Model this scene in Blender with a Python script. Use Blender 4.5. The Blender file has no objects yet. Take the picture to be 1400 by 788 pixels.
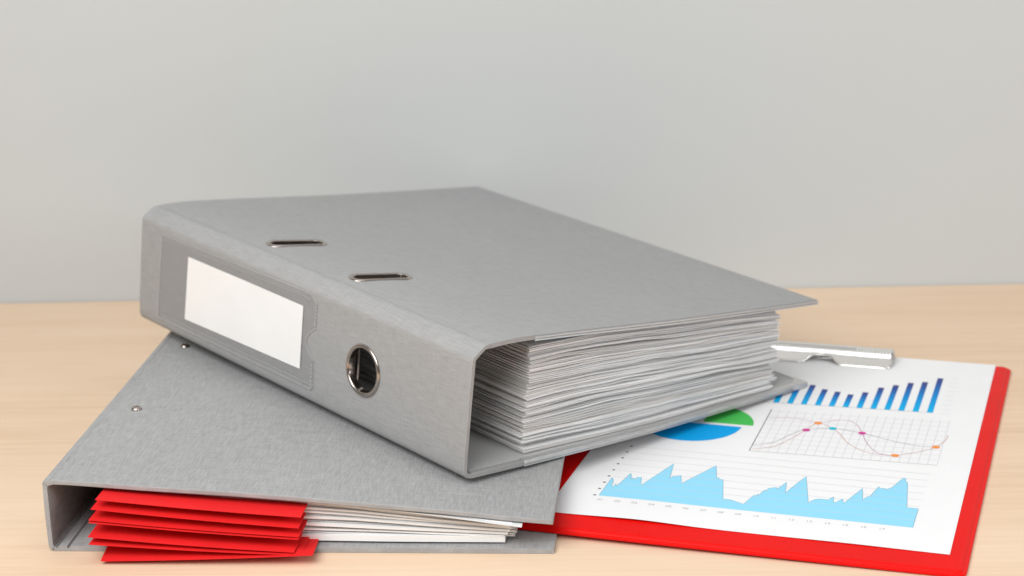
import bpy, bmesh, math, random
from mathutils import Matrix, Vector
from mathutils.geometry import tessellate_polygon
random.seed(7)
S = bpy.context.scene
COL = S.collection
MM = 0.001

# ------------------------------------------------------------------ camera
CAM_H, PITCH, ROLL = 0.4045457, 0.28582118, -0.03603781
fw = Vector((0, math.cos(PITCH), -math.sin(PITCH)))
up0 = Vector((0, math.sin(PITCH), math.cos(PITCH)))
rt0 = Vector((1, 0, 0))
rt = rt0 * math.cos(ROLL) + up0 * math.sin(ROLL)
up = -rt0 * math.sin(ROLL) + up0 * math.cos(ROLL)
cd = bpy.data.cameras.new('camera')
cam = bpy.data.objects.new('camera', cd)
COL.objects.link(cam)
M = Matrix((rt, up, -fw)).transposed().to_4x4()
M.translation = (0, 0, CAM_H)
cam.matrix_world = M
cd.sensor_width = 36
cd.lens = 2614.32 / 1400 * 36
cd.clip_start = .01
cd.clip_end = 50
cd.dof.use_dof = True
cd.dof.focus_distance = 0.99
cd.dof.aperture_fstop = 10
S.camera = cam

# ------------------------------------------------------------------ light
S.view_settings.view_transform = 'Standard'
S.view_settings.look = 'None'
S.view_settings.exposure = 0
S.view_settings.gamma = 1
W = bpy.data.worlds.new('World')
S.world = W
W.use_nodes = True
bg = W.node_tree.nodes['Background']
bg.inputs[1].default_value = 1.0
# a pale studio room: bright ceiling, dim walls and floor
_nt = W.node_tree
_tc = _nt.nodes.new('ShaderNodeTexCoord')
_sx = _nt.nodes.new('ShaderNodeSeparateXYZ')
_rp = _nt.nodes.new('ShaderNodeValToRGB')
_mr = _nt.nodes.new('ShaderNodeMapRange')
_mr.inputs[1].default_value = -1
_mr.inputs[2].default_value = 1
_nt.links.new(_tc.outputs['Generated'], _sx.inputs[0])
_nt.links.new(_sx.outputs['Z'], _mr.inputs[0])
_nt.links.new(_mr.outputs[0], _rp.inputs[0])
_e = _rp.color_ramp.elements
_e[0].position, _e[0].color = .40, (.03, .03, .03, 1)
_e[1].position, _e[1].color = .85, (.36, .365, .37, 1)
_m = _e.new(.52)
_m.color = (.10, .10, .101, 1)
_nt.links.new(_rp.outputs[0], bg.inputs[0])


def area_light(name, loc, target, size, power, color=(1, 1, 1)):
    ld = bpy.data.lights.new(name, 'AREA')
    ld.shape = 'RECTANGLE'
    ld.size, ld.size_y = size
    ld.energy = power
    ld.color = color
    o = bpy.data.objects.new(name, ld)
    COL.objects.link(o)
    o.location = loc
    o.rotation_euler = (Vector(target) - Vector(loc)).to_track_quat('-Z', 'Y').to_euler()
    return o


area_light('softbox_key', (-.46, .15, .94), (.0, .64, .0), (1.1, .7), 17.8, (1, .998, .99))
area_light('softbox_overhead', (.12, .93, 1.45), (.12, .90, 0), (.8, .7), 2.2, (1, 1, 1))
area_light('softbox_fill', (1.05, .22, .55), (.15, .9, .05), (.5, .45), 5.2, (1, 1, 1))

# ------------------------------------------------------------------ materials


def new_mat(name, base=(.5, .5, .5), rough=.6, metal=0.0, spec=.5):
    m = bpy.data.materials.new(name)
    m.use_nodes = True
    b = m.node_tree.nodes['Principled BSDF']
    b.inputs['Base Color'].default_value = (*base, 1)
    b.inputs['Roughness'].default_value = rough
    b.inputs['Metallic'].default_value = metal
    b.inputs['Specular IOR Level'].default_value = spec
    return m, m.node_tree, b


def nd(nt, t, **kw):
    n = nt.nodes.new(t)
    for k, v in kw.items():
        setattr(n, k, v)
    return n


def noise_node(nt, scale_vec, scale=1.0, detail=3.0, rough=.55, rot=(0, 0, 0)):
    tc = nd(nt, 'ShaderNodeTexCoord')
    mp = nd(nt, 'ShaderNodeMapping')
    mp.inputs['Scale'].default_value = scale_vec
    mp.inputs['Rotation'].default_value = rot
    nz = nd(nt, 'ShaderNodeTexNoise')
    nz.inputs['Scale'].default_value = scale
    nz.inputs['Detail'].default_value = detail
    nz.inputs['Roughness'].default_value = rough
    nt.links.new(tc.outputs['Object'], mp.inputs['Vector'])
    nt.links.new(mp.outputs[0], nz.inputs['Vector'])
    return nz


def math_node(nt, op, a, b):
    n = nd(nt, 'ShaderNodeMath', operation=op)
    for i, v in enumerate((a, b)):
        if isinstance(v, (int, float)):
            n.inputs[i].default_value = v
        else:
            nt.links.new(v, n.inputs[i])
    return n.outputs[0]


def ramp(nt, fac, stops):
    r = nd(nt, 'ShaderNodeValToRGB')
    el = r.color_ramp.elements
    while len(el) < len(stops):
        el.new(.5)
    for e, (p, c) in zip(el, stops):
        e.position = p
        e.color = (*c, 1)
    nt.links.new(fac, r.inputs[0])
    return r.outputs[0]


def linen(name, grey, contrast, bump, fa=900, fb=1000, rough=.62, tint=(1, 1, 1), wy=.6):
    """woven book cloth: threads along both local axes"""
    m, nt, b = new_mat(name, rough=rough, spec=.1)
    n1 = noise_node(nt, (fa, fa * .065, fa), detail=1)
    n2 = noise_node(nt, (fb * .06, fb, fb * .06), detail=1)
    n3 = noise_node(nt, (14, 14, 14), detail=3)
    v = math_node(nt, 'ADD', math_node(nt, 'MULTIPLY', n1.outputs[0], wy), math_node(nt, 'MULTIPLY', n2.outputs[0], 1 - wy))
    v2 = math_node(nt, 'ADD', v, math_node(nt, 'MULTIPLY', math_node(nt, 'SUBTRACT', n3.outputs[0], .5), .12))
    lo = tuple(grey * (1 - contrast) * t for t in tint)
    hi = tuple(grey * (1 + contrast) * t for t in tint)
    c = ramp(nt, v2, [(.3, lo), (.7, hi)])
    nt.links.new(c, b.inputs['Base Color'])
    bp = nd(nt, 'ShaderNodeBump')
    bp.inputs['Strength'].default_value = bump
    bp.inputs['Distance'].default_value = .0003
    nt.links.new(v, bp.inputs['Height'])
    nt.links.new(bp.outputs[0], b.inputs['Normal'])
    return m


def paper(name, base, rough=.75, vary=.04):
    m, nt, b = new_mat(name, base, rough, spec=.25)
    n = noise_node(nt, (35, 35, 35), detail=4)
    c = ramp(nt, n.outputs[0], [(.3, tuple(v * (1 - vary) for v in base)), (.7, tuple(min(1, v * (1 + vary)) for v in base))])
    nt.links.new(c, b.inputs['Base Color'])
    return m


def chrome(name, base, rough, nscale=(300, 300, 300), vary=.1):
    m, nt, b = new_mat(name, base, rough, metal=1.0)
    n = noise_node(nt, nscale, detail=3)
    c = ramp(nt, n.outputs[0], [(.3, (max(0, rough - vary),) * 3), (.7, (rough + vary,) * 3)])
    nt.links.new(c, b.inputs['Roughness'])
    return m


MAT = {}
MAT['linen_upper'] = linen('grey_linen_upper', .35, .12, .35, fa=1800, fb=1800)
MAT['linen_lower'] = linen('grey_linen_lower', .35, .2, .5, fa=1800, fb=1800, wy=.58)
MAT['lining'] = paper('cover_lining', (.5, .5, .5))
MAT['lining_dark'] = paper('cover_lining_grey', (.27, .27, .27))  # inner spine and top faces, coloured darker to deepen the shade inside
MAT['lining_lower'] = linen('lining_lower', .36, .12, .3)
MAT['edge_metal'] = chrome('edge_strip_metal', (.74, .74, .74), .45)
MAT['nickel'] = chrome('nickel', (.47, .42, .385), .2, vary=.05)
MAT['chrome'] = chrome('chrome', (.92, .90, .88), .13, vary=.05)
MAT['label'] = paper('label_paper', (.87, .868, .86), vary=.02)
SHEETS = [paper('sheet_white', (.83, .828, .825)), paper('sheet_cool', (.74, .74, .745)),
          paper('sheet_grey', (.62, .615, .61)), paper('sheet_warm', (.75, .725, .705))]
MAT['chart_paper'] = paper('chart_paper', (.83, .83, .835), vary=.01)
MAT['red_card'] = paper('red_card', (.76, .016, .018), .7, .05)


def red_vinyl():
    m, nt, b = new_mat('red_vinyl', (.70, .012, .008), .4, spec=.13)
    n = noise_node(nt, (900, 900, 900), detail=2)
    bp = nd(nt, 'ShaderNodeBump')
    bp.inputs['Strength'].default_value = .12
    bp.inputs['Distance'].default_value = .0002
    nt.links.new(n.outputs[0], bp.inputs['Height'])
    nt.links.new(bp.outputs[0], b.inputs['Normal'])
    n2 = noise_node(nt, (25, 25, 25), detail=4)
    c = ramp(nt, n2.outputs[0], [(.3, (.70, .0035, .0025)), (.7, (.77, .0045, .003))])
    nt.links.new(c, b.inputs['Base Color'])
    return m


MAT['red_vinyl'] = red_vinyl()


def plastic_film():
    m, nt, b = new_mat('clear_pocket_film', (.42, .42, .43), .3, spec=.3)
    b.inputs['Alpha'].default_value = .17
    return m


MAT['film'] = plastic_film()
m_, nt_, b_ = new_mat('weld_seam', (.62, .62, .62), .3)
b_.inputs['Alpha'].default_value = .5
MAT['weld'] = m_


def wood():
    m, nt, b = new_mat('pale_beech', rough=.62, spec=.2)
    n1 = noise_node(nt, (2.2, 26, 26), detail=5, rough=.6)
    n2 = noise_node(nt, (9, 220, 220), detail=4, rough=.65)
    n3 = noise_node(nt, (1.2, 5, 5), detail=2)
    v = math_node(nt, 'ADD', math_node(nt, 'MULTIPLY', n1.outputs[0], .40),
                  math_node(nt, 'ADD', math_node(nt, 'MULTIPLY', n2.outputs[0], .36), math_node(nt, 'MULTIPLY', n3.outputs[0], .24)))
    c = ramp(nt, v, [(.30, (.655, .46, .30)), (.5, (.765, .577, .412)), (.70, (.825, .65, .49))])
    nt.links.new(c, b.inputs['Base Color'])
    bp = nd(nt, 'ShaderNodeBump')
    bp.inputs['Strength'].default_value = .05
    bp.inputs['Distance'].default_value = .0003
    nt.links.new(n2.outputs[0], bp.inputs['Height'])
    nt.links.new(bp.outputs[0], b.inputs['Normal'])
    return m


MAT['wood'] = wood()
m_, nt_, b_ = new_mat('wall_paint', (.562, .586, .588), .85, spec=.2)
n_ = noise_node(nt_, (3, 3, 3), detail=4)
c_ = ramp(nt_, n_.outputs[0], [(.3, (.556, .581, .583)), (.7, (.568, .591, .593))])
nt_.links.new(c_, b_.inputs['Base Color'])
MAT['wall'] = m_


def ink(name, base):
    return new_mat(name, base, .7, spec=.2)[0]


INK = {'sky': ink('ink_sky_blue', (.29, .67, .88)), 'blue': ink('ink_blue', (0.0, .36, .80)),
       'green': ink('ink_green', (.07, .52, .10)), 'grey': ink('ink_grey', (.36, .34, .38)),
       'cnum': ink('ink_number', (.45, .44, .47)), 'pale': ink('ink_pale', (.60, .58, .62)), 'dark': ink('ink_dark', (.10, .10, .13)),
       'edge': ink('ink_edge', (.20, .42, .52)),
       'orange': ink('ink_orange', (.85, .30, .07)), 'magenta': ink('ink_magenta', (.62, .05, .30)),
       'cyan': ink('ink_cyan', (.0, .50, .66)), 'rose': ink('ink_rose', (.40, .14, .30)),
       'brown': ink('ink_brown', (.50, .22, .15)), 'cline': ink('ink_line', (.32, .24, .28))}


def bar_ink():
    m, nt, b = new_mat('ink_bar_gradient', rough=.7, spec=.2)
    at = nd(nt, 'ShaderNodeAttribute', attribute_name='bar_height')
    c = ramp(nt, at.outputs['Fac'], [(0.0, (0.0, .44, .80)), (.45, (.003, .25, .62)), (.85, (.03, .08, .32)), (1.0, (.06, .06, .18))])
    nt.links.new(c, b.inputs['Base Color'])
    return m


INK['bar'] = bar_ink()

# ------------------------------------------------------------------ mesh helpers


def empty(name, loc, rot, label, cat, group=None):
    o = bpy.data.objects.new(name, None)
    COL.objects.link(o)
    o.empty_display_size = .03
    o.location = loc
    o.rotation_euler = rot
    tag(o, label, cat, group)
    return o


def tag(o, label, cat, group=None):
    o['label'] = label
    o['category'] = cat
    if group:
        o['group'] = group


def link_mesh(name, verts, faces, mats, parent=None, midx=None, smooth=None, scale=MM, bevel=None):
    me = bpy.data.meshes.new(name)
    me.from_pydata([tuple(c * scale for c in v) for v in verts], [], faces)
    for m in (mats if isinstance(mats, (list, tuple)) else [mats]):
        me.materials.append(m)
    if midx:
        for p, i in zip(me.polygons, midx):
            p.material_index = i
    me.update()
    bm = bmesh.new()
    bm.from_mesh(me)
    bmesh.ops.recalc_face_normals(bm, faces=bm.faces)
    bm.to_mesh(me)
    bm.free()
    if smooth is not None:
        for p in me.polygons:
            p.use_smooth = True
        me.set_sharp_from_angle(angle=math.radians(smooth))
    o = bpy.data.objects.new(name, me)
    COL.objects.link(o)
    if parent:
        o.parent = parent
    if bevel:
        md = o.modifiers.new('bevel', 'BEVEL')
        md.width = bevel * MM
        md.segments = 2
        md.limit_method = 'ANGLE'
        md.angle_limit = math.radians(50)
    return o


def prism_xz(poly, y0, y1):
    """closed polygon in XZ extruded along Y"""
    n = len(poly)
    v = [(x, y0, z) for x, z in poly] + [(x, y1, z) for x, z in poly]
    f = [(i, (i + 1) % n, n + (i + 1) % n, n + i) for i in range(n)]
    for tri in tessellate_polygon([[Vector((x, z, 0)) for x, z in poly]]):
        f.append(tuple(tri))
        f.append(tuple(n + i for i in reversed(tri)))
    return v, f


def prism_xy(poly, z0, z1):
    n = len(poly)
    v = [(x, y, z0) for x, y in poly] + [(x, y, z1) for x, y in poly]
    f = [(i, (i + 1) % n, n + (i + 1) % n, n + i) for i in range(n)]
    for tri in tessellate_polygon([[Vector((x, y, 0)) for x, y in poly]]):
        f.append(tuple(reversed(tri)))
        f.append(tuple(n + i for i in tri))
    return v, f


def interp(pts, x):
    for (x0, z0), (x1, z1) in zip(pts, pts[1:]):
        if x <= x1:
            return z0 + (z1 - z0) * (x - x0) / (x1 - x0)
    (x0, z0), (x1, z1) = pts[-2:]
    return z0 + (z1 - z0) * (x - x0) / (x1 - x0)


def smooth_path(pts, per=6):
    """Catmull-Rom through 2D points"""
    out = []
    P = [pts[0]] + list(pts) + [pts[-1]]
    for i in range(1, len(P) - 2):
        p0, p1, p2, p3 = P[i - 1:i + 3]
        for k in range(per):
            t = k / per
            out.append(tuple(.5 * (2 * p1[j] + (p2[j] - p0[j]) * t + (2 * p0[j] - 5 * p1[j] + 4 * p2[j] - p3[j]) * t * t
                                   + (3 * p1[j] - p0[j] - 3 * p2[j] + p3[j]) * t ** 3) for j in range(2)))
    out.append(pts[-1])
    return out


def arc_lengths(path):
    s = [0]
    for a, b in zip(path, path[1:]):
        s.append(s[-1] + math.dist(a, b))
    return s


def board_from_path(name, path, thick, y0, y1, holes, mats, parent, flip=1, bevel=None, ycuts=0):
    """A bent board whose outer face follows path (XZ points); holes are closed
    loops in (arc length, y).  Outer faces slot 0, inner faces slot 1."""
    sl = arc_lengths(path)
    L = sl[-1]
    nor = []
    for i in range(len(path)):
        a = path[max(0, i - 1)]
        b = path[min(len(path) - 1, i + 1)]
        dx, dz = b[0] - a[0], b[1] - a[1]
        q = math.hypot(dx, dz)
        nor.append((flip * dz / q, -flip * dx / q))

    def at(s, arr):
        s = min(max(s, 0), L)
        for i in range(len(sl) - 1):
            if s <= sl[i + 1] + 1e-9:
                t = (s - sl[i]) / max(1e-9, sl[i + 1] - sl[i])
                return tuple(arr[i][j] + (arr[i + 1][j] - arr[i][j]) * t for j in range(2))
        return arr[-1]
    loops = [[(0, y0), (L, y0), (L, y1), (0, y1)]] + holes
    flat = [p for l in loops for p in l]
    tris = tessellate_polygon([[Vector((p[0], p[1], 0)) for p in l] for l in loops])
    bm = bmesh.new()
    vs = [bm.verts.new((p[0], p[1], 0)) for p in flat]
    for t in tris:
        try:
            bm.faces.new([vs[i] for i in t])
        except ValueError:
            pass
    for s in sl[1:-1]:
        bmesh.ops.bisect_plane(bm, geom=bm.verts[:] + bm.edges[:] + bm.faces[:], plane_co=(s, 0, 0), plane_no=(1, 0, 0), dist=1e-5)
    bmesh.ops.dissolve_degenerate(bm, dist=1e-5, edges=bm.edges[:])
    bm.verts.index_update()
    n = len(bm.verts)
    V = []
    for v in bm.verts:
        x, z = at(v.co.x, path)
        V.append((x, v.co.y, z))
    for v in bm.verts:
        x, z = at(v.co.x, path)
        nx, nz = at(v.co.x, nor)
        V.append((x + nx * thick, v.co.y, z + nz * thick))
    F, MI = [], []
    for f in bm.faces:
        ids = [v.index for v in f.verts]
        F.append(tuple(ids)); MI.append(0)
        F.append(tuple(n + i for i in reversed(ids))); MI.append(1)
    for e in bm.edges:
        if len(e.link_faces) == 1:
            a, b = e.verts[0].index, e.verts[1].index
            F.append((a, b, n + b, n + a)); MI.append(0)
    bm.free()
    return link_mesh(name, V, F, mats, parent, MI, smooth=32, bevel=bevel)


def stadium(cx, cy, half_len, half_w, ang, n=10):
    """pill-shaped loop"""
    pts = []
    L = half_len - half_w
    for k in range(n + 1):
        a = -math.pi / 2 + math.pi * k / n
        pts.append((L + half_w * math.cos(a), half_w * math.sin(a)))
    for k in range(n + 1):
        a = math.pi / 2 + math.pi * k / n
        pts.append((-L + half_w * math.cos(a), half_w * math.sin(a)))
    c, s = math.cos(ang), math.sin(ang)
    return [(cx + c * x - s * y, cy + s * x + c * y) for x, y in pts]


def circle(cx, cy, r, n=48):
    return [(cx + r * math.cos(2 * math.pi * k / n), cy + r * math.sin(2 * math.pi * k / n)) for k in range(n)]


def sweep_loops(loops_fn, profile, closed_profile=True):
    """loops_fn(offset) -> list of 2D points; profile = [(offset, height)];
    returns verts as (u, v, h)"""
    V, F = [], []
    rings = []
    for off, h in profile:
        lp = loops_fn(off)
        rings.append((len(V), len(lp)))
        V += [(a, b, h) for a, b in lp]
    m = len(profile)
    for i in range(m if closed_profile else m - 1):
        a0, n = rings[i]
        b0, _ = rings[(i + 1) % m]
        for k in range(n):
            F.append((a0 + k, a0 + (k + 1) % n, b0 + (k + 1) % n, b0 + k))
    return V, F


def tube(path, r, seg=8):
    V, F = [], []
    prev = None
    for i, p in enumerate(path):
        p = Vector(p)
        a = Vector(path[max(0, i - 1)])
        b = Vector(path[min(len(path) - 1, i + 1)])
        t = (b - a).normalized()
        u = (prev - t * prev.dot(t)) if prev else t.orthogonal()
        u.normalize()
        prev = u
        w = t.cross(u)
        for k in range(seg):
            g = 2 * math.pi * k / seg
            V.append(tuple(p + (u * math.cos(g) + w * math.sin(g)) * r))
    n = len(path)
    for i in range(n - 1):
        for k in range(seg):
            F.append((i * seg + k, i * seg + (k + 1) % seg, (i + 1) * seg + (k + 1) % seg, (i + 1) * seg + k))
    F.append(tuple(reversed(range(seg))))
    F.append(tuple(range((n - 1) * seg, n * seg)))
    return V, F


def sheet_mesh(x0, x1, y0, y1, zfun, thick, nx=12, ny=1, yfun=None, skew=0.0):
    """a thin slab; zfun(x, y) gives its underside, yfun(x) front ragging"""
    V, F = [], []
    for lay in (0, 1):
        for j in range(ny + 1):
            for i in range(nx + 1):
                x = x0 + (x1 - x0) * i / nx
                y = y0 + (y1 - y0) * j / ny + (yfun(x) if yfun else 0)
                V.append((x + skew * (y - y0), y, zfun(x, y) + lay * thick))
    w = nx + 1
    n = w * (ny + 1)
    for j in range(ny):
        for i in range(nx):
            a = j * w + i
            F.append((a, a + w, a + w + 1, a + 1))
            F.append((n + a, n + a + 1, n + a + w + 1, n + a + w))
    for i in range(nx):
        F.append((i, i + 1, n + i + 1, n + i))
        a = ny * w + i
        F.append((a + 1, a, n + a, n + a + 1))
    for j in range(ny):
        a = j * w
        F.append((a + w, a, n + a, n + a + w))
        a = j * w + nx
        F.append((a, a + w, n + a + w, n + a))
    return V, F


# ------------------------------------------------------------------ table and wall
TA = (-.3865, 1.385)
TANG = math.atan2(1.3402 - 1.385, .3747 + .3865)
tv, tf = prism_xy([(-1500, -1350), (1900, -1350), (1900, 0), (-1500, 0)], -26, 0)
table = link_mesh('table_top', tv, tf, MAT['wood'], bevel=.8)
table.location = (TA[0], TA[1], 0)
table.rotation_euler = (0, 0, TANG)
tag(table, 'pale beech table top with fine straight grain under the binders and clipboard', 'table')
wv, wf = prism_xy([(-3000, 1), (3500, 1), (3500, 106), (-3000, 106)], -900, 1900)
wall = link_mesh('wall', wv, wf, MAT['wall'])
wall.location = (TA[0], TA[1], 0)
wall.rotation_euler = (0, 0, TANG)
wall['kind'] = 'structure'

# ------------------------------------------------------------------ upper binder
UP = empty('ring_binder', (-.0292, .9306, .0279), (.0739, .0997, .7326),
           'thick grey linen lever arch binder lying on top, blank white label on its spine', 'binder')
UH = 315.7
BEND = [(-.3, 12), (-.6, 40), (-.6, 62.5), (-.2, 65.6), (1.0, 68.4), (3.2, 70.7), (6.5, 72.1), (11, 72.7)]
top_prof = [(11, 72.7), (16, 73.1), (24, 73.4), (33, 73.4), (42, 73.1), (60, 72.2), (85, 70.9), (115, 69.1), (153, 67.0), (217, 64.3), (281.2, 61.9)]
bot_prof = [(6, -.9), (45, -1.0), (100, -.5), (150, .3), (215, 3.0), (281, 5.5)]
TH = 2.5
# spine, with the finger hole (path runs from the bottom fold up to the top fold)
spine_path = smooth_path([(6, -.9), (3, -.2), (1.0, 1.6), (0.1, 4.2)], 3)[:-1] + [(0.1, 4.2), (-.3, 12), (-.6, 40), (-.6, 62.5)] + \
    [(-.55, 65.0), (-.2, 66.2), (.5, 67.1), (6.0, 71.6), (7.4, 72.4), (9, 72.65), (11, 72.7)]
sp_s = arc_lengths(spine_path)
i40 = spine_path.index((-.3, 12))
S_at = lambda z: sp_s[i40] + (z - 12)          # arc length on the flat part
RC = (87.2, 33.8)
hole = circle(S_at(RC[1]), RC[0], 12.85)
board_from_path('spine', spine_path, TH, 0, UH, [hole], [MAT['linen_upper'], MAT['lining_dark']], UP, 1, bevel=.35)
# top cover with the two slots
SA = math.radians(-14)
tp = smooth_path(top_prof, 2)
tp_s = arc_lengths(tp)
slot_c = [(36.2, 203.0), (36.4, 122.9)]
holes = [stadium(cx - 11 + .02, cy, 17.2, 5.1, SA) for cx, cy in slot_c]
board_from_path('top_cover', tp, TH, 0, UH, holes, [MAT['linen_upper'], MAT['lining_dark']], UP, 1, bevel=.35)
# bottom cover
bt = list(bot_prof)
bv, bf = prism_xz(bt + [(x, z + 2.9) for x, z in reversed(bt)], 0, UH)
link_mesh('bottom_cover', bv, bf, MAT['linen_upper'], UP, bevel=.35)
lv, lf = prism_xz([(x, z + 2.92) for x, z in [(7, -.9)] + bt[1:-1] + [(278, 5.4)]] +
                  [(x, z + 3.12) for x, z in reversed([(7, -.9)] + bt[1:-1] + [(278, 5.4)])], 3.4, UH - 2)
link_mesh('cover_lining', lv, lf, MAT['lining'], UP)


def edge_strip(prof_fn, x0, x1, sect, n=14):
    V, F = [], []
    m = len(sect)
    for i in range(n + 1):
        x = x0 + (x1 - x0) * i / n
        z = prof_fn(x)
        V += [(x, y, z + dz) for y, dz in sect]
    for i in range(n):
        for k in range(m):
            F.append((i * m + k, i * m + (k + 1) % m, (i + 1) * m + (k + 1) % m, (i + 1) * m + k))
    for tri in tessellate_polygon([[Vector((a, b, 0)) for a, b in sect]]):
        F.append(tuple(tri))
        F.append(tuple(n * m + i for i in reversed(tri)))
    return V, F


sec_top = [(-.05, -.55), (-.8, -.6), (-1.0, -.85), (-.9, -1.2), (-.1, -1.3), (-.1, -1.95), (-.9, -2.05), (-1.0, -2.4), (-.8, -2.95), (3.0, -2.95), (3.0, -2.6), (-.05, -2.6)]
v, f = edge_strip(lambda x: interp(top_prof, x), 42, 281.6, sec_top)
link_mesh('edge_strip', v, f, MAT['edge_metal'], UP)
sec_bot = [(-.05, .05), (-.8, .1), (-1.0, .35), (-.9, .7), (-.1, .8), (-.1, 1.4), (-.9, 1.5), (-1.0, 1.85), (-.5, 2.6), (-.2, 3.25), (3.4, 3.3), (3.4, 2.95), (-.05, 2.95)]
v, f = edge_strip(lambda x: interp(bot_prof, x), 43, 281.4, sec_bot)
link_mesh('edge_strip', v, f, MAT['edge_metal'], UP)
# metal caps on the free corners
for nm, prof, z0, z1 in (('corner_cap', top_prof, -2.9, .25), ('corner_cap', bot_prof, -.25, 3.35)):
    if prof is top_prof:
        continue
    zc = lambda x: interp(prof, x)
    poly = [(268, -.8), (282.1, -.8), (282.1, 11)]
    V = [(x, y, zc(x) + z0) for x, y in poly] + [(x, y, zc(x) + z1) for x, y in poly]
    F = [(0, 1, 4, 3), (1, 2, 5, 4), (2, 0, 3, 5), (2, 1, 0), (3, 4, 5)]
    link_mesh(nm, V, F, MAT['edge_metal'], UP, bevel=.3)

# slot rims
for cx, cy in slot_c:
    prof = [(0, -2.2), (-.4, .35), (.1, .85), (1.0, 1.05), (1.9, .75), (2.3, .1), (2.0, -.4), (.6, -2.2)]
    V, F = sweep_loops(lambda o: stadium(cx, cy, 17.0 + o, 4.8 + o, SA, 12), prof)
    V = [(x, y, interp(top_prof, x) + h) for x, y, h in V]
    link_mesh('slot_rim', V, F, MAT['nickel'], UP, smooth=50)
# finger-hole eyelet: rim outside, barrel inside
prof = [(12.5, -3.4), (12.4, .3), (12.6, .9), (13.2, 1.35), (14.0, 1.4), (14.6, 1.0), (14.9, .3), (14.8, -.2), (12.9, -.4), (12.8, -3.4)]
V, F = sweep_loops(lambda o: circle(RC[0], RC[1], o, 56), prof)
link_mesh('finger_ring', [(-.6 - h, y, z) for y, z, h in V], F, MAT['nickel'], UP, smooth=50)

# label pocket on the spine: clear film, welded border, label strip
def spine_plate(poly, h0, h1):
    n = len(poly)
    V = [(-.6 - h0, y, z) for y, z in poly] + [(-.6 - h1, y, z) for y, z in poly]
    F = [(i, (i + 1) % n, n + (i + 1) % n, n + i) for i in range(n)]
    for tri in tessellate_polygon([[Vector((y, z, 0)) for y, z in poly]]):
        F.append(tuple(tri))
        F.append(tuple(n + i for i in reversed(tri)))
    return V, F


notch = [(131.6 + 8.2 * math.sin(math.pi * k / 10), 45.2 - 19.0 * k / 10) for k in range(11)]
pk_out = [(292.3, 60.6), (143.0, 64.0), (137, 63.6), (131.2, 59.5)] + notch + [(130.9, 12), (132.5, 8.6), (294.2, 6.9)]
V, F = spine_plate(pk_out, .25, .5)
pocket = link_mesh('label_pocket', V, F, MAT['film'], UP)
lab = [(261.5, 54.2), (202, 54.9), (144.0, 55.2), (143.8, 17.7), (203, 16.0), (262.4, 14.2)]
V, F = spine_plate(lab, .05, .22)
# film would sit over the label; the card is tucked half out, so it reads as plain white
V = [(-.6 - .55 - (.15 if i >= len(lab) else 0), y, z) for i, (x, y, z) in enumerate(V)]
label = link_mesh('spine_label', V, F, MAT['label'], UP)


def ribbon_on_spine(pts, w, h0=.5, h1=.68):
    """raised weld line along a polyline on the spine"""
    V, F = [], []
    for i, p in enumerate(pts):
        a = pts[max(0, i - 1)]
        b = pts[min(len(pts) - 1, i + 1)]
        dx, dy = b[0] - a[0], b[1] - a[1]
        q = math.hypot(dx, dy) or 1
        nx, ny = -dy / q * w / 2, dx / q * w / 2
        V += [(-.6 - h0, p[0] + nx, p[1] + ny), (-.6 - h1, p[0] + nx, p[1] + ny), (-.6 - h1, p[0] - nx, p[1] - ny), (-.6 - h0, p[0] - nx, p[1] - ny)]
    for i in range(len(pts) - 1):
        for k in range(4):
            F.append((4 * i + k, 4 * i + (k + 1) % 4, 4 * i + 4 + (k + 1) % 4, 4 * i + 4 + k))
    F += [(0, 1, 2, 3), (4 * len(pts) - 1, 4 * len(pts) - 2, 4 * len(pts) - 3, 4 * len(pts) - 4)]
    return V, F


def joined(name, lists, mat, parent, **kw):
    V, F = [], []
    for v, f in lists:
        o = len(V)
        V += v
        F += [tuple(i + o for i in t) for t in f]
    return link_mesh(name, V, F, mat, parent, **kw)


segs = []
segs.append(ribbon_on_spine([(293.2, 7.6), (291.4, 60.0)], .7))
segs.append(ribbon_on_spine(pk_out[:4], .5))
segs.append(ribbon_on_spine([(289, 58.0), (143.4, 61.2), (138, 61.0)], .35))
segs.append(ribbon_on_spine(notch, .5))
segs.append(ribbon_on_spine([(294.2, 7.0), (132.5, 8.8), (131.0, 12)], .45))
segs.append(ribbon_on_spine([(290, 9.8), (136, 11.4)], .3))
for k in range(58):          # row of weld dots along the long edges
    y = 141 + k * 2.55
    zt = 62.6 - (y - 143) * .0228
    segs.append(ribbon_on_spine([(y, zt - .5), (y + 1.1, zt + .4)], .5))
    zb = 10.0 - (y - 132) * .0117
    segs.append(ribbon_on_spine([(y, zb - .5), (y + 1.1, zb + .4)], .4))
for k in range(6):
    segs.append(ribbon_on_spine([(131.4, 47 + k * 2.1), (132.9, 47.7 + k * 2.1)], .7))
    segs.append(ribbon_on_spine([(132.3, 11 + k * 2.3), (133.8, 11.7 + k * 2.3)], .6))
joined('weld_seam', segs, MAT['weld'], pocket)

# lever arch mechanism between the papers and the spine
base_v, base_f = prism_xy([(8, 70), (36, 70), (36, 250), (8, 250)], 2.3, 4.0)
link_mesh('mechanism_plate', base_v, base_f, MAT['nickel'], UP, bevel=.4)
for cy in (123, 203):
    pts = [(24, cy, 3.8)] + [(38 - 14 * math.cos(a), cy, 52 + 14 * math.sin(a)) for a in [math.pi * k / 12 for k in range(9)]]
    v, f = tube(pts, 1.6)
    link_mesh('ring_arch', v, f, MAT['nickel'], UP, smooth=60)

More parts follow.
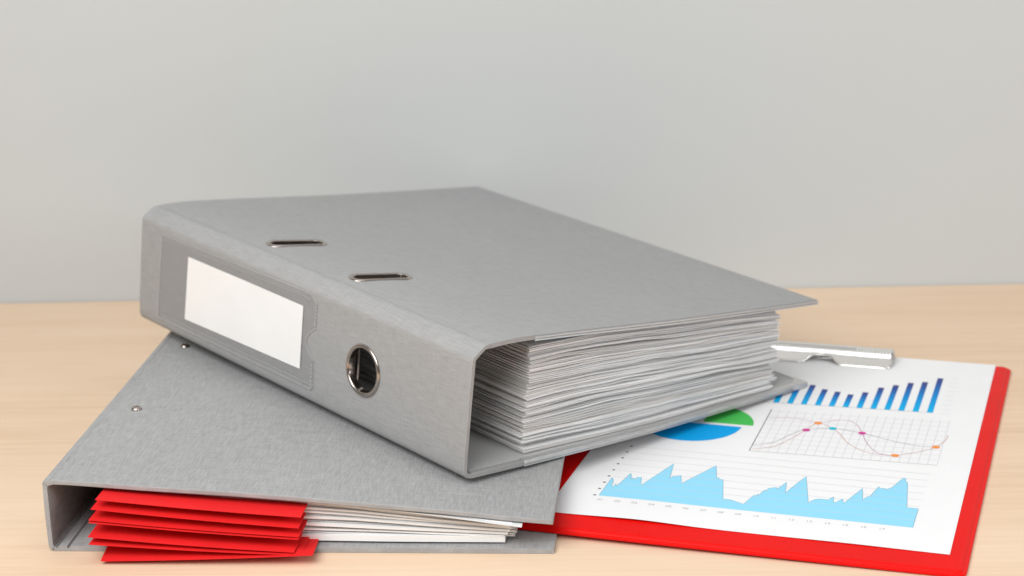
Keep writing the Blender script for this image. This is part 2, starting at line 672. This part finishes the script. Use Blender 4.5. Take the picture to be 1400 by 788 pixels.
# papers filed in the upper binder
def wob(seed):
    r = random.Random(seed)
    ph = [r.uniform(0, 6.28) for _ in range(6)]

    def w(x, t):
        return (math.sin(x * .031 + ph[0] + t * 5) * .5 + math.sin(x * .067 + ph[1] + t * 11) * .3 + math.sin(x * .013 + ph[2] - t * 7) * .5
                + math.sin(x * .11 + ph[3] + t * 17) * .12)
    return w


W1 = wob(3)
R1 = random.Random(11)
zb_u = lambda x: interp(bot_prof, x) + 3.5
zt_u = lambda x: interp([(40, 63.6), (50, 64.4), (100, 65.0), (150, 62.7), (200, 60.2), (255, 57.2)], x)
levels = []
t = 0.0
grp, gleft = (0, 0), 0
BUMPS = []                                  # places where a sheet buckles and opens a gap
while t < 1:
    if gleft <= 0:
        gleft = R1.choice([2, 3, 3, 4, 5, 6])
        grp = (R1.gauss(0, .8), R1.gauss(0, .9))
        t += R1.choice([.003, .006, .010])
        for q in range(R1.choice([1, 1, 2])):
            BUMPS.append((t, R1.uniform(50, 250), R1.uniform(9, 34), R1.uniform(.25, .95)))
    gleft -= 1
    th = R1.choice([.2, .25, .3, .3, .4, .6])
    levels.append((t, th, grp))
    t += (th + R1.choice([.08, .12, .18, .25, .45])) / 60


def buckle(x, t):
    h = 0
    for tb, xb, wb, ab in BUMPS:
        d = t - tb
        if -.02 < d < .12:
            g = ab * math.exp(-((x - xb) / wb) ** 2)
            h += g * (math.exp(-d / .035) if d >= 0 else -.35 * math.exp(d / .012))
    return h


for k, (t, th, g) in enumerate(levels):
    if t > 1:
        break
    y0 = 8.0 + g[1] + R1.gauss(0, .4)
    sl = -.017 + R1.gauss(0, .003)
    x0 = 48.2 + g[0] * .5 + R1.gauss(0, .4)
    x1 = 252.6 + g[0] * 1.6 + R1.gauss(0, .8) - 3.0 * max(0, .12 - t) / .12
    amp = .75 * math.sin(math.pi * min(1, max(0, t))) + .05
    fan = R1.gauss(0, .16)
    edge = min(1, t / .05, (1 - t) / .08)
    ph, fq = R1.uniform(0, 6.3), R1.uniform(.03, .09)
    v, f = sheet_mesh(x0, x1, y0, y0 + 296, lambda x, y: zb_u(x) + (zt_u(x) - zb_u(x) - .5) * t + (amp * W1(x, t) + edge * buckle(x, t)) * (1 - .4 * (y > 60))
                      + edge * fan * math.exp(-(y - y0) / 25) * math.sin(x * fq + ph),
                      th, 30, 2, yfun=lambda x: sl * (x - 48) + .25 * math.sin(x * fq * .6 + ph))
    link_mesh('sheet', v, f, R1.choices(SHEETS, (7, 4, 1, 1))[0], UP)

# ------------------------------------------------------------------ lower binder
LO = empty('ring_binder', (-.2461, .9207, 0), (0, 0, -.0997),
           'slimmer grey cloth binder lying underneath, red cards sticking out of its open end', 'binder')
LH = 318
ltop = [(.2, 38.6), (.9, 39.4), (4.0, 39.9), (4.9, 39.3), (5.8, 39.9), (12, 39.7), (25, 38.8), (50, 36.8), (100, 33.6), (138, 30.6), (167, 27.9), (211, 23.9), (241, 20.6), (263.9, 18.6)]
lower_in = [(x, z - 2.7) for x, z in reversed(ltop) if x > 5]
v, f = prism_xz(ltop + lower_in + [(3.6, 36.6), (2.6, 36.0)], 0, LH)
link_mesh('top_cover', v, f, MAT['linen_lower'], LO, bevel=.9)
v, f = prism_xz([(1.6, .5), (.5, 1.2), (-.1, 3), (-.3, 20), (.15, 38.55), (2.55, 35.9), (2.4, 20), (2.3, 3.4), (2.9, 2.4)], 0, LH)
link_mesh('spine', v, f, MAT['linen_lower'], LO, bevel=.3)
v, f = prism_xz([(2.0, .1), (263.9, .1), (263.9, 2.7), (11.2, 2.7), (10.7, 1.5), (10.1, 1.5), (9.6, 2.9), (5.3, 2.9), (4.8, 1.6), (4.2, 1.6), (3.6, 2.6), (3.0, 2.4)], 0, LH)
link_mesh('bottom_cover', v, f, MAT['linen_lower'], LO, bevel=.9)
lcz = lambda x: interp(ltop, x)
# domed rivets of the ring mechanism
for (rx, ry) in ((18.4, 221.6), (19.6, 108.0)):
    prof = [(3.1, -.3), (3.1, .25), (2.8, .9), (2.1, 1.5), (1.2, 1.75), (.9, 1.7), (.75, 1.1), (.02, 1.0)]
    V, F = sweep_loops(lambda o: circle(rx, ry, o, 24), prof, False)
    link_mesh('rivet', [(x, y, lcz(x) + h) for x, y, h in V], F, MAT['nickel'], LO, smooth=50)
# ring mechanism under the top cover
v, f = prism_xy([(12, 80), (27, 80), (27, 245), (12, 245)], 33.4, 35.6)
link_mesh('mechanism_plate', v, f, MAT['nickel'], LO, bevel=.4)
for cy in (106, 219):
    pts = [(20 + 10 * math.sin(a), cy, 23 + 11 * math.cos(a)) for a in [2 * math.pi * k / 20 for k in range(20)]]
    v, f = tube(pts, 1.4)
    link_mesh('ring', v, f, MAT['nickel'], LO, smooth=60)

W2 = wob(9)
R2 = random.Random(5)
zb_l = lambda x: interp([(20, 3.2), (240, 3.6)], x)
zt_l = lambda x: interp([(20, 33.4), (50, 32.4), (100, 29), (138, 25.6), (167, 22.8), (211, 17.6), (248, 13.2)], x)
# (level, thickness at the left, x end, front y, material)
stack = [(.03, 3.4, 238.5, 6.0, 0), (.2, .4, 236, 8, 1), (.225, .35, 243.5, 9.5, 2), (.25, .4, 242.5, 9, 3), (.28, .9, 238, 7.4, 0), (.33, .35, 243.5, 9, 3), (.36, .35, 243, 8.7, 2),
         (.40, 1.3, 240, 6.5, 0), (.47, .4, 244.5, 9, 1), (.50, .35, 244, 9.3, 2), (.53, .4, 243.8, 9, 3), (.56, 1.2, 241, 6.8, 0), (.63, .35, 244, 8.6, 1), (.66, .4, 243, 8.9, 3),
         (.70, 1.0, 242, 7.5, 0), (.75, .35, 244, 8.4, 3), (.78, .35, 243.4, 9, 2), (.81, 1.0, 241, 6.6, 0), (.87, .4, 243, 8.2, 1), (.905, .5, 242, 7.4, 3), (.94, .6, 242, 7, 0)]
for k, (t, th, xe, yf, mi) in enumerate(stack):
    dip = R2.uniform(.2, .9)
    v, f = sheet_mesh(31 + R2.uniform(-1, 1), xe, yf, yf + 296,
                      lambda x, y: zb_l(x) + (zt_l(x) - zb_l(x)) * t + .22 * W2(x, t * 2) * min(1, t * 4) + dip * math.exp(-((x - 158) / 12) ** 2) * (.4 if t > .45 else 0),
                      th * .92, 16, 1, yfun=lambda x: -.008 * (x - 138) + .3 * math.sin(x * .06 + k))
    link_mesh('sheet', v, f, SHEETS[mi], LO)
# the uppermost sheets that reach the cover's edge
for k, (dz, xe, yf) in enumerate(((1.0, 248.2, -3.6), (1.9, 243, -1.0), (2.9, 236, 3))):
    v, f = sheet_mesh(34, xe, yf, yf + 297, lambda x, y: min(lcz(x) - 3.4 - (2 - k) * .25, zt_l(x) + dz + interp([(30, .4), (138, 1.2), (200, 2.2), (248, 2.2)], x)), .3, 16, 1,
                      yfun=lambda x: .085 * (248 - x))
    link_mesh('sheet', v, f, SHEETS[(1, 0, 1)[k]], LO)

# ------------------------------------------------------------------ red divider cards in the open end of the lower binder
CARDS = [((30.8, -10.0, 33.1), (136.7, -10.0, 23.8), 'topmost red divider card, its whole broad face showing under the binder cover'),
         ((28.5, -11.5, 28.5), (135.5, -11.5, 18.5), 'red divider card directly below the topmost one'),
         ((27.1, -12.5, 22.9), (135.4, -12.5, 14.1), 'red divider card third from the top, lying close on another one'),
         ((27.2, -13.0, 21.7), (135.1, -13.0, 12.9), 'red divider card pressed right under the third, only a thin edge showing'),
         ((26.7, -15.0, 14.6), (133.1, -15.0, 6.7), 'red divider card below the wide dark gap, third from the bottom of the fan'),
         ((26.9, -15.5, 10.8), (136.5, -15.5, 5.4), 'red divider card second from the bottom, just above the lowest'),
         ((32.7, -17.0, 2.2), (143.0, -17.0, 6.1), 'lowest red divider card, drooping over the binder edge just above the table')]
LM = Matrix.Translation((-.2461, .9207, 0)) @ Matrix.Rotation(-.0997, 4, 'Z')
for k, (a, b, lab_) in enumerate(CARDS):
    low = k == 6
    # level deep inside the binder, where the cards lie between the papers
    inL = (31.5, 27.2, 22.0, 20.9, 15.0, 10.8, 3.6)[k]
    inR = (24.0, 19.0, 14.6, 13.7, 8.2, 6.4, 4.6)[k]

    def zf(x, y, a=a, b=b, inL=inL, inR=inR, low=low):
        u = (x - 0) / (b[0] - a[0])
        d = min(1, max(0, (y) / (19.0 if low else 60.0)))
        d = d * d * (3 - 2 * d)
        zfront = a[2] + (b[2] - a[2]) * u
        zin = inL + (inR - inL) * u
        sag = -.5 * math.sin(math.pi * u) * (1 - d)
        return zfront + (zin - zfront) * d + sag - a[2]
    v, f = sheet_mesh(0, b[0] - a[0], 0, 205, zf, .32, 12, 24, skew=(.012, .006, .02, .03, 0, .02, -.06)[k])
    o = link_mesh('divider_card', v, f, MAT['red_card'], smooth=30)
    o.matrix_world = LM @ Matrix.Translation(Vector(a) * MM)
    tag(o, lab_, 'divider card', 'red divider cards fanned out of the lower binder')

# ------------------------------------------------------------------ clipboard
CB_LOC, CB_ROT = (.2119, .8691, .0033), (0, math.atan(.013), -.3222)
CBM = Matrix.Translation(CB_LOC) @ Matrix.Rotation(CB_ROT[2], 4, 'Z') @ Matrix.Rotation(CB_ROT[1], 4, 'Y')
CB = empty('clipboard', CB_LOC, CB_ROT, 'red vinyl clipboard with chrome clip, half under the binders', 'clipboard')


def round_rect(x0, y0, x1, y1, r, n=6):
    out = []
    for cx, cy, a0 in ((x1 - r, y0 + r, -90), (x1 - r, y1 - r, 0), (x0 + r, y1 - r, 90), (x0 + r, y0 + r, 180)):
        for k in range(n + 1):
            a = math.radians(a0 + 90 * k / n)
            out.append((cx + r * math.cos(a), cy + r * math.sin(a)))
    return out


BX0, BY0, BX1, BY1 = -226, -19.9, 9.6, 299.5
V, F = sweep_loops(lambda o: round_rect(BX0 + o, BY0 + o, BX1 - o, BY1 - o, max(1.0, 5.5 - o)), [(2.6, -3.0), (.4, -3.0), (0, -2.6), (0, -1.75), (.5, -1.4), (1.6, -1.35), (2.2, -.7), (2.9, -.25), (3.8, -.1)], False)
n0 = 28
F.append(tuple(reversed(range(0, n0))))
F.append(tuple(range(len(V) - n0, len(V))))
link_mesh('board', V, F, MAT['red_vinyl'], CB, smooth=25)
# the second leaf folded flat beneath shows as a thin lower edge
# clip: bent chrome plate with a wavy front lip, dotted ridge and a spring base
CX0, CX1 = -153.0, -63.0
nx = 60
rows = []


def lip_y(x):
    q = max(0.0, 1 - ((x + 108) / 12.5) ** 2)
    return 272.2 + 7.0 * q * q * (3 - 2 * q)


def clip_section(x):
    ly = lip_y(x)
    e = min(x - CX0, CX1 - x)
    rnd = 3.0 * (1 - min(1, e / 3.5)) ** 2      # rounded lip corners
    ly += rnd
    zl = .5 + (ly - 272.2) / (281.4 - 272.2) * 4.4
    return [(ly, zl), (ly + .25, zl + .9), (ly + 1.2, zl + 1.0), (281.4, 5.9), (282.0, 6.6), (286.0, 9.0), (287.1, 9.2), (288.2, 8.5), (291.5, 3.6), (300.0, .3)]


V, F = [], []
for i in range(nx + 1):
    x = CX0 + (CX1 - CX0) * i / nx
    V += [(x, y, z) for y, z in clip_section(x)]
m = len(clip_section(-100))
for i in range(nx):
    for k in range(m - 1):
        F.append((i * m + k, i * m + k + 1, (i + 1) * m + k + 1, (i + 1) * m + k))
clip = link_mesh('clip', V, F, MAT['chrome'], CB, smooth=40)
md = clip.modifiers.new('sheet thickness', 'SOLIDIFY')
md.thickness = .0006
md.offset = -1
# dark pads along the ridge; their colour stands for the shade in punched holes
punch_dots = []
for k in range(43):          # rows of dark dots along the ridge
    x = CX0 + 2.2 + k * 2.05
    for (ya, za, yb, zb, w_) in ((282.2, 6.72, 283.2, 7.32, 1.1), (284.1, 7.86, 285.0, 8.40, .9)):
        if za > 7.5 and x > -88:
            continue
        xo = 1.0 if za > 7.5 else 0
        b0 = [(x + xo, ya, za), (x + xo + w_, ya, za), (x + xo + w_, yb, zb), (x + xo, yb, zb)]
        top = [(p[0], p[1] - .03, p[2] + .06) for p in b0]
        b0 = [(p[0], p[1] + .05, p[2] - .1) for p in b0]
        punch_dots.append((b0 + top, [(0, 1, 5, 4), (1, 2, 6, 5), (2, 3, 7, 6), (3, 0, 4, 7), (4, 5, 6, 7), (3, 2, 1, 0)]))
joined('perforation', punch_dots, new_mat('punch_shade', (.06, .055, .05), .6)[0], CB)
lipv, lipf = tube([(CX0 + 1.2 + (CX1 - CX0 - 2.4) * i / 70, *[(a - .1, b + .25) for a, b in [clip_section(CX0 + 1.2 + (CX1 - CX0 - 2.4) * i / 70)[0]]][0]) for i in range(71)], .55, 8)
link_mesh('rolled_lip', lipv, lipf, MAT['chrome'], CB, smooth=60)
v, f = prism_xy(round_rect(-150, 283, -66, 299, 3), .15, 1.0)
link_mesh('clip_base', v, f, MAT['chrome'], CB, bevel=.2)

# ------------------------------------------------------------------ printed chart sheet held by the clip
def hz(x, y):
    return .12 + 1.0 * math.exp(-((x + 160) / 26) ** 2) * math.exp(-(max(0, y) / 22) ** 2) + .3 * math.exp(-((x + 50) / 30) ** 2) * math.exp(-(max(0, y) / 25) ** 2)


v, f = sheet_mesh(-210, 0, 0, 297.6, hz, .1, 42, 60)
SH = link_mesh('chart_sheet', v, f, MAT['chart_paper'], smooth=30)
SH.matrix_world = CBM
tag(SH, 'white sheet printed with blue bar, line, pie and area charts held in the clipboard', 'printed sheet')
INKZ = .1


def flat_poly(name, poly, mat, lift=.06, attr=None):
    """printed area lying on the sheet, cut up so that it follows the sheet"""
    bm = bmesh.new()
    vs = [bm.verts.new((x, y, 0)) for x, y in poly]
    for t in tessellate_polygon([[Vector((x, y, 0)) for x, y in poly]]):
        try:
            bm.faces.new([vs[i] for i in t])
        except ValueError:
            pass
    ys = [p[1] for p in poly]
    xs = [p[0] for p in poly]
    if min(ys) < 60 and max(xs) - min(xs) > 8:
        for X in range(-205, 0, 5):
            if min(xs) < X < max(xs):
                bmesh.ops.bisect_plane(bm, geom=bm.verts[:] + bm.edges[:] + bm.faces[:], plane_co=(X, 0, 0), plane_no=(1, 0, 0), dist=1e-4)
        for Y in range(5, 100, 5):
            if min(ys) < Y < max(ys):
                bmesh.ops.bisect_plane(bm, geom=bm.verts[:] + bm.edges[:] + bm.faces[:], plane_co=(0, Y, 0), plane_no=(0, 1, 0), dist=1e-4)
    bm.verts.index_update()
    V = [(w.co.x, w.co.y, hz(w.co.x, w.co.y) + INKZ + lift) for w in bm.verts]
    F = [tuple(w.index for w in q.verts) for q in bm.faces]
    bm.free()
    o = link_mesh(name, V, F, mat, SH)
    for p in o.data.polygons:
        if p.normal.z < 0:
            p.flip()
    if attr:
        a = o.data.attributes.new('bar_height', 'FLOAT', 'POINT')
        for i, w in enumerate(o.data.vertices):
            a.data[i].value = (w.co.y / MM - attr[0]) / (attr[1] - attr[0])
    return o


def ribbon(pts, w, lift):
    V, F = [], []
    for i, p in enumerate(pts):
        a = pts[max(0, i - 1)]
        b = pts[min(len(pts) - 1, i + 1)]
        dx, dy = b[0] - a[0], b[1] - a[1]
        q = math.hypot(dx, dy) or 1
        nx_, ny_ = -dy / q * w / 2, dx / q * w / 2
        for s in (1, -1):
            x, y = p[0] + s * nx_, p[1] + s * ny_
            V.append((x, y, hz(x, y) + INKZ + lift))
    for i in range(len(pts) - 1):
        F.append((2 * i, 2 * i + 1, 2 * i + 3, 2 * i + 2))
    return V, F


def line(name, pts, w, mat, lift=.09):
    V, F = ribbon(pts, w, lift)
    o = link_mesh(name, V, F, mat, SH)
    return o


def dens(a, b, n=20):
    return [(a[0] + (b[0] - a[0]) * k / n, a[1] + (b[1] - a[1]) * k / n) for k in range(n + 1)]


AREA = [(-187.6, 27.6), (-187.3, 53.8), (-185.6, 50.5), (-184.4, 41.8), (-183.3, 42.0), (-182.9, 45.8), (-181.8, 42.4), (-178.9, 62.4), (-177.7, 59.2), (-176.8, 54.3), (-176.0, 56.8), (-174.7, 53.7), (-174.1, 57.9), (-171.8, 58.4), (-169.3, 47.2), (-159.2, 82.3), (-156.5, 60.5), (-155.6, 63.6), (-151.5, 66.7), (-148.6, 55.5), (-135.7, 85.5), (-131.9, 67.8), (-130.8, 68.7), (-130.2, 66.6), (-128.0, 66.6), (-122.5, 40.2), (-118.0, 40.0), (-110.6, 35.8), (-107.4, 49.6), (-106.2, 48.1), (-106.1, 51.4), (-105.3, 49.2), (-103.3, 57.8), (-102.6, 56.8), (-101.6, 60.7), (-98.0, 63.1), (-97.2, 60.3), (-93.9, 71.8), (-92.0, 56.6), (-85.1, 82.8), (-78.0, 46.8), (-75.3, 51.9), (-73.3, 53.3), (-68.3, 53.2), (-66.3, 58.1), (-65.4, 51.0), (-64.0, 50.5), (-61.3, 56.5), (-59.9, 50.2), (-53.1, 73.5), (-50.9, 57.8), (-48.7, 63.3), (-48.0, 62.4), (-45.1, 78.0), (-44.1, 75.9), (-41.3, 76.6), (-40.6, 75.0), (-38.0, 79.0), (-33.7, 93.9), (-32.4, 92.7), (-31.9, 88.2), (-30.9, 87.8), (-27.2, 53.4), (-21.3, 53.3), (-21.3, 28.0)]
flat_poly('area_fill', AREA, INK['sky'])
for k in range(9):
    y = 27.8 + 9.3 * k
    if k:
        line('rule_line', dens((-186.5, y), (-20.5, y + .4)), .3, INK['pale'], .08)
    flat_poly('scale_dot', circle(-190 + .15 * k, y, .85, 10), INK['dark'])
outl = []
for a, b in zip(AREA, AREA[1:]):
    outl += dens(a, b, 3)[:-1]
line('area_outline', outl + [AREA[-1]], .28, INK['edge'], .1)


def text_mesh(body, x, y, size, mat, name):
    cu = bpy.data.curves.new('type', 'FONT')
    cu.body = body
    cu.size = size
    cu.align_x = 'CENTER'
    tmp = bpy.data.objects.new('type', cu)
    COL.objects.link(tmp)
    dg = bpy.context.evaluated_depsgraph_get()
    me = bpy.data.meshes.new_from_object(tmp.evaluated_get(dg))
    bpy.data.objects.remove(tmp)
    V = [(x + w.co.x, y + w.co.y, hz(x, y) + INKZ + .08) for w in me.vertices]
    F = [tuple(p.vertices) for p in me.polygons]
    return link_mesh(name, V, F, mat, SH)


for k in range(17):
    text_mesh('%02d' % (k + 1), -185.2 + 9.31 * k, 21.0, 3.4, INK['cnum'], 'axis_number')

# bars
BARS = [(-122.2, 238.1), (-113.9, 235.2), (-105.6, 231.4), (-97.2, 225.5), (-88.9, 222.9), (-80.6, 220.0), (-72.4, 226.0), (-64.2, 236.8), (-56.0, 243.7), (-47.7, 250.2), (-39.4, 253.9), (-31.0, 263.3)]
for x, y in BARS:
    y0 = 195.2 + (x + 105.6) * .062
    flat_poly('bar', [(x - 1.75, y0), (x + 1.75, y0), (x + 1.75, y), (x - 1.75, y)], INK['bar'], attr=(y0, y))
line('axis_line', dens((-131, 193.6), (-29, 199.9)), .4, INK['grey'])
for k in range(9):
    y = 199 + 8.2 * k
    line('scale_tick', [(-24.5, y), (-19.5, y + .2)], .3, INK['pale'])

# line chart
GX0, GX1, GY0, GY1 = -122.5, -18.2, 112.6, 189.0
gy = lambda x, t: (112.4 + (x - GX0) * .042) + t * (70.0 + (x - GX0) * .027)
for k in range(21):
    x = GX0 + (GX1 - GX0) * k / 20
    line('grid_line', [(x, gy(x, 0)), (x, gy(x, 1))], .5 if k == 0 else .25, INK['dark'] if k == 0 else INK['pale'], .07)
for k in range(10):
    t = k / 9.5
    line('grid_line', [(GX0, gy(GX0, t)), (GX1, gy(GX1, t))], .4 if k == 0 else .25, INK['grey'] if k == 0 else INK['pale'], .075)
CA = [(-121.4, 167.5), (-107.0, 170.5), (-92.4, 167.5), (-82.6, 172.8), (-75.5, 174.3), (-69.8, 169.0), (-64.8, 155.8), (-60.5, 142), (-53.5, 128.6), (-46.5, 125.2), (-42.2, 125.6)]
CBv = [(-121.3, 115.2), (-110.6, 122.0), (-103.4, 135.8), (-96.8, 152.8), (-92.0, 165.8), (-82.3, 159.0), (-76.9, 151.3), (-70.2, 137.8), (-59.2, 127.1), (-47.2, 125.0), (-42.2, 125.6), (-33.0, 132.3), (-23.5, 141.4), (-17.9, 154.6), (-16.8, 165.0)]
CC = [(-122.6, 121.6), (-111.8, 128.5), (-102.8, 146.3), (-96.8, 152.8), (-82.3, 159.0), (-64.8, 155.8), (-47.8, 148.5), (-33.1, 143.9), (-21.7, 144.2)]
for pts, mt, lf in ((CA, 'rose', .10), (CBv, 'brown', .11), (CC, 'cline', .12)):
    line('curve', smooth_path(pts, 7), .34, INK[mt], lf)
for (x, y), c in zip([(-92.0, 165.8), (-96.8, 152.8), (-82.3, 159.0), (-64.8, 155.8), (-21.7, 144.2), (-42.2, 125.6)], ['orange', 'magenta', 'cyan', 'magenta', 'orange', 'orange']):
    flat_poly('marker', circle(x, y, 2.3, 20), INK[c], .14)

# pie: lower half blue, upper quarter green pulled slightly away
PC = (-163.5, 148.2)
flat_poly('pie_slice', [(PC[0] + 29.4 * math.cos(math.radians(a)), PC[1] + 29.8 * math.sin(math.radians(a))) for a in range(-180, 1, 5)], INK['blue'])
GC = (-157.6, 151.4)
flat_poly('pie_slice', [GC] + [(GC[0] + 29.6 * math.cos(math.radians(a)), GC[1] + 29.6 * math.sin(math.radians(a))) for a in range(1, 92, 5)], INK['green'])
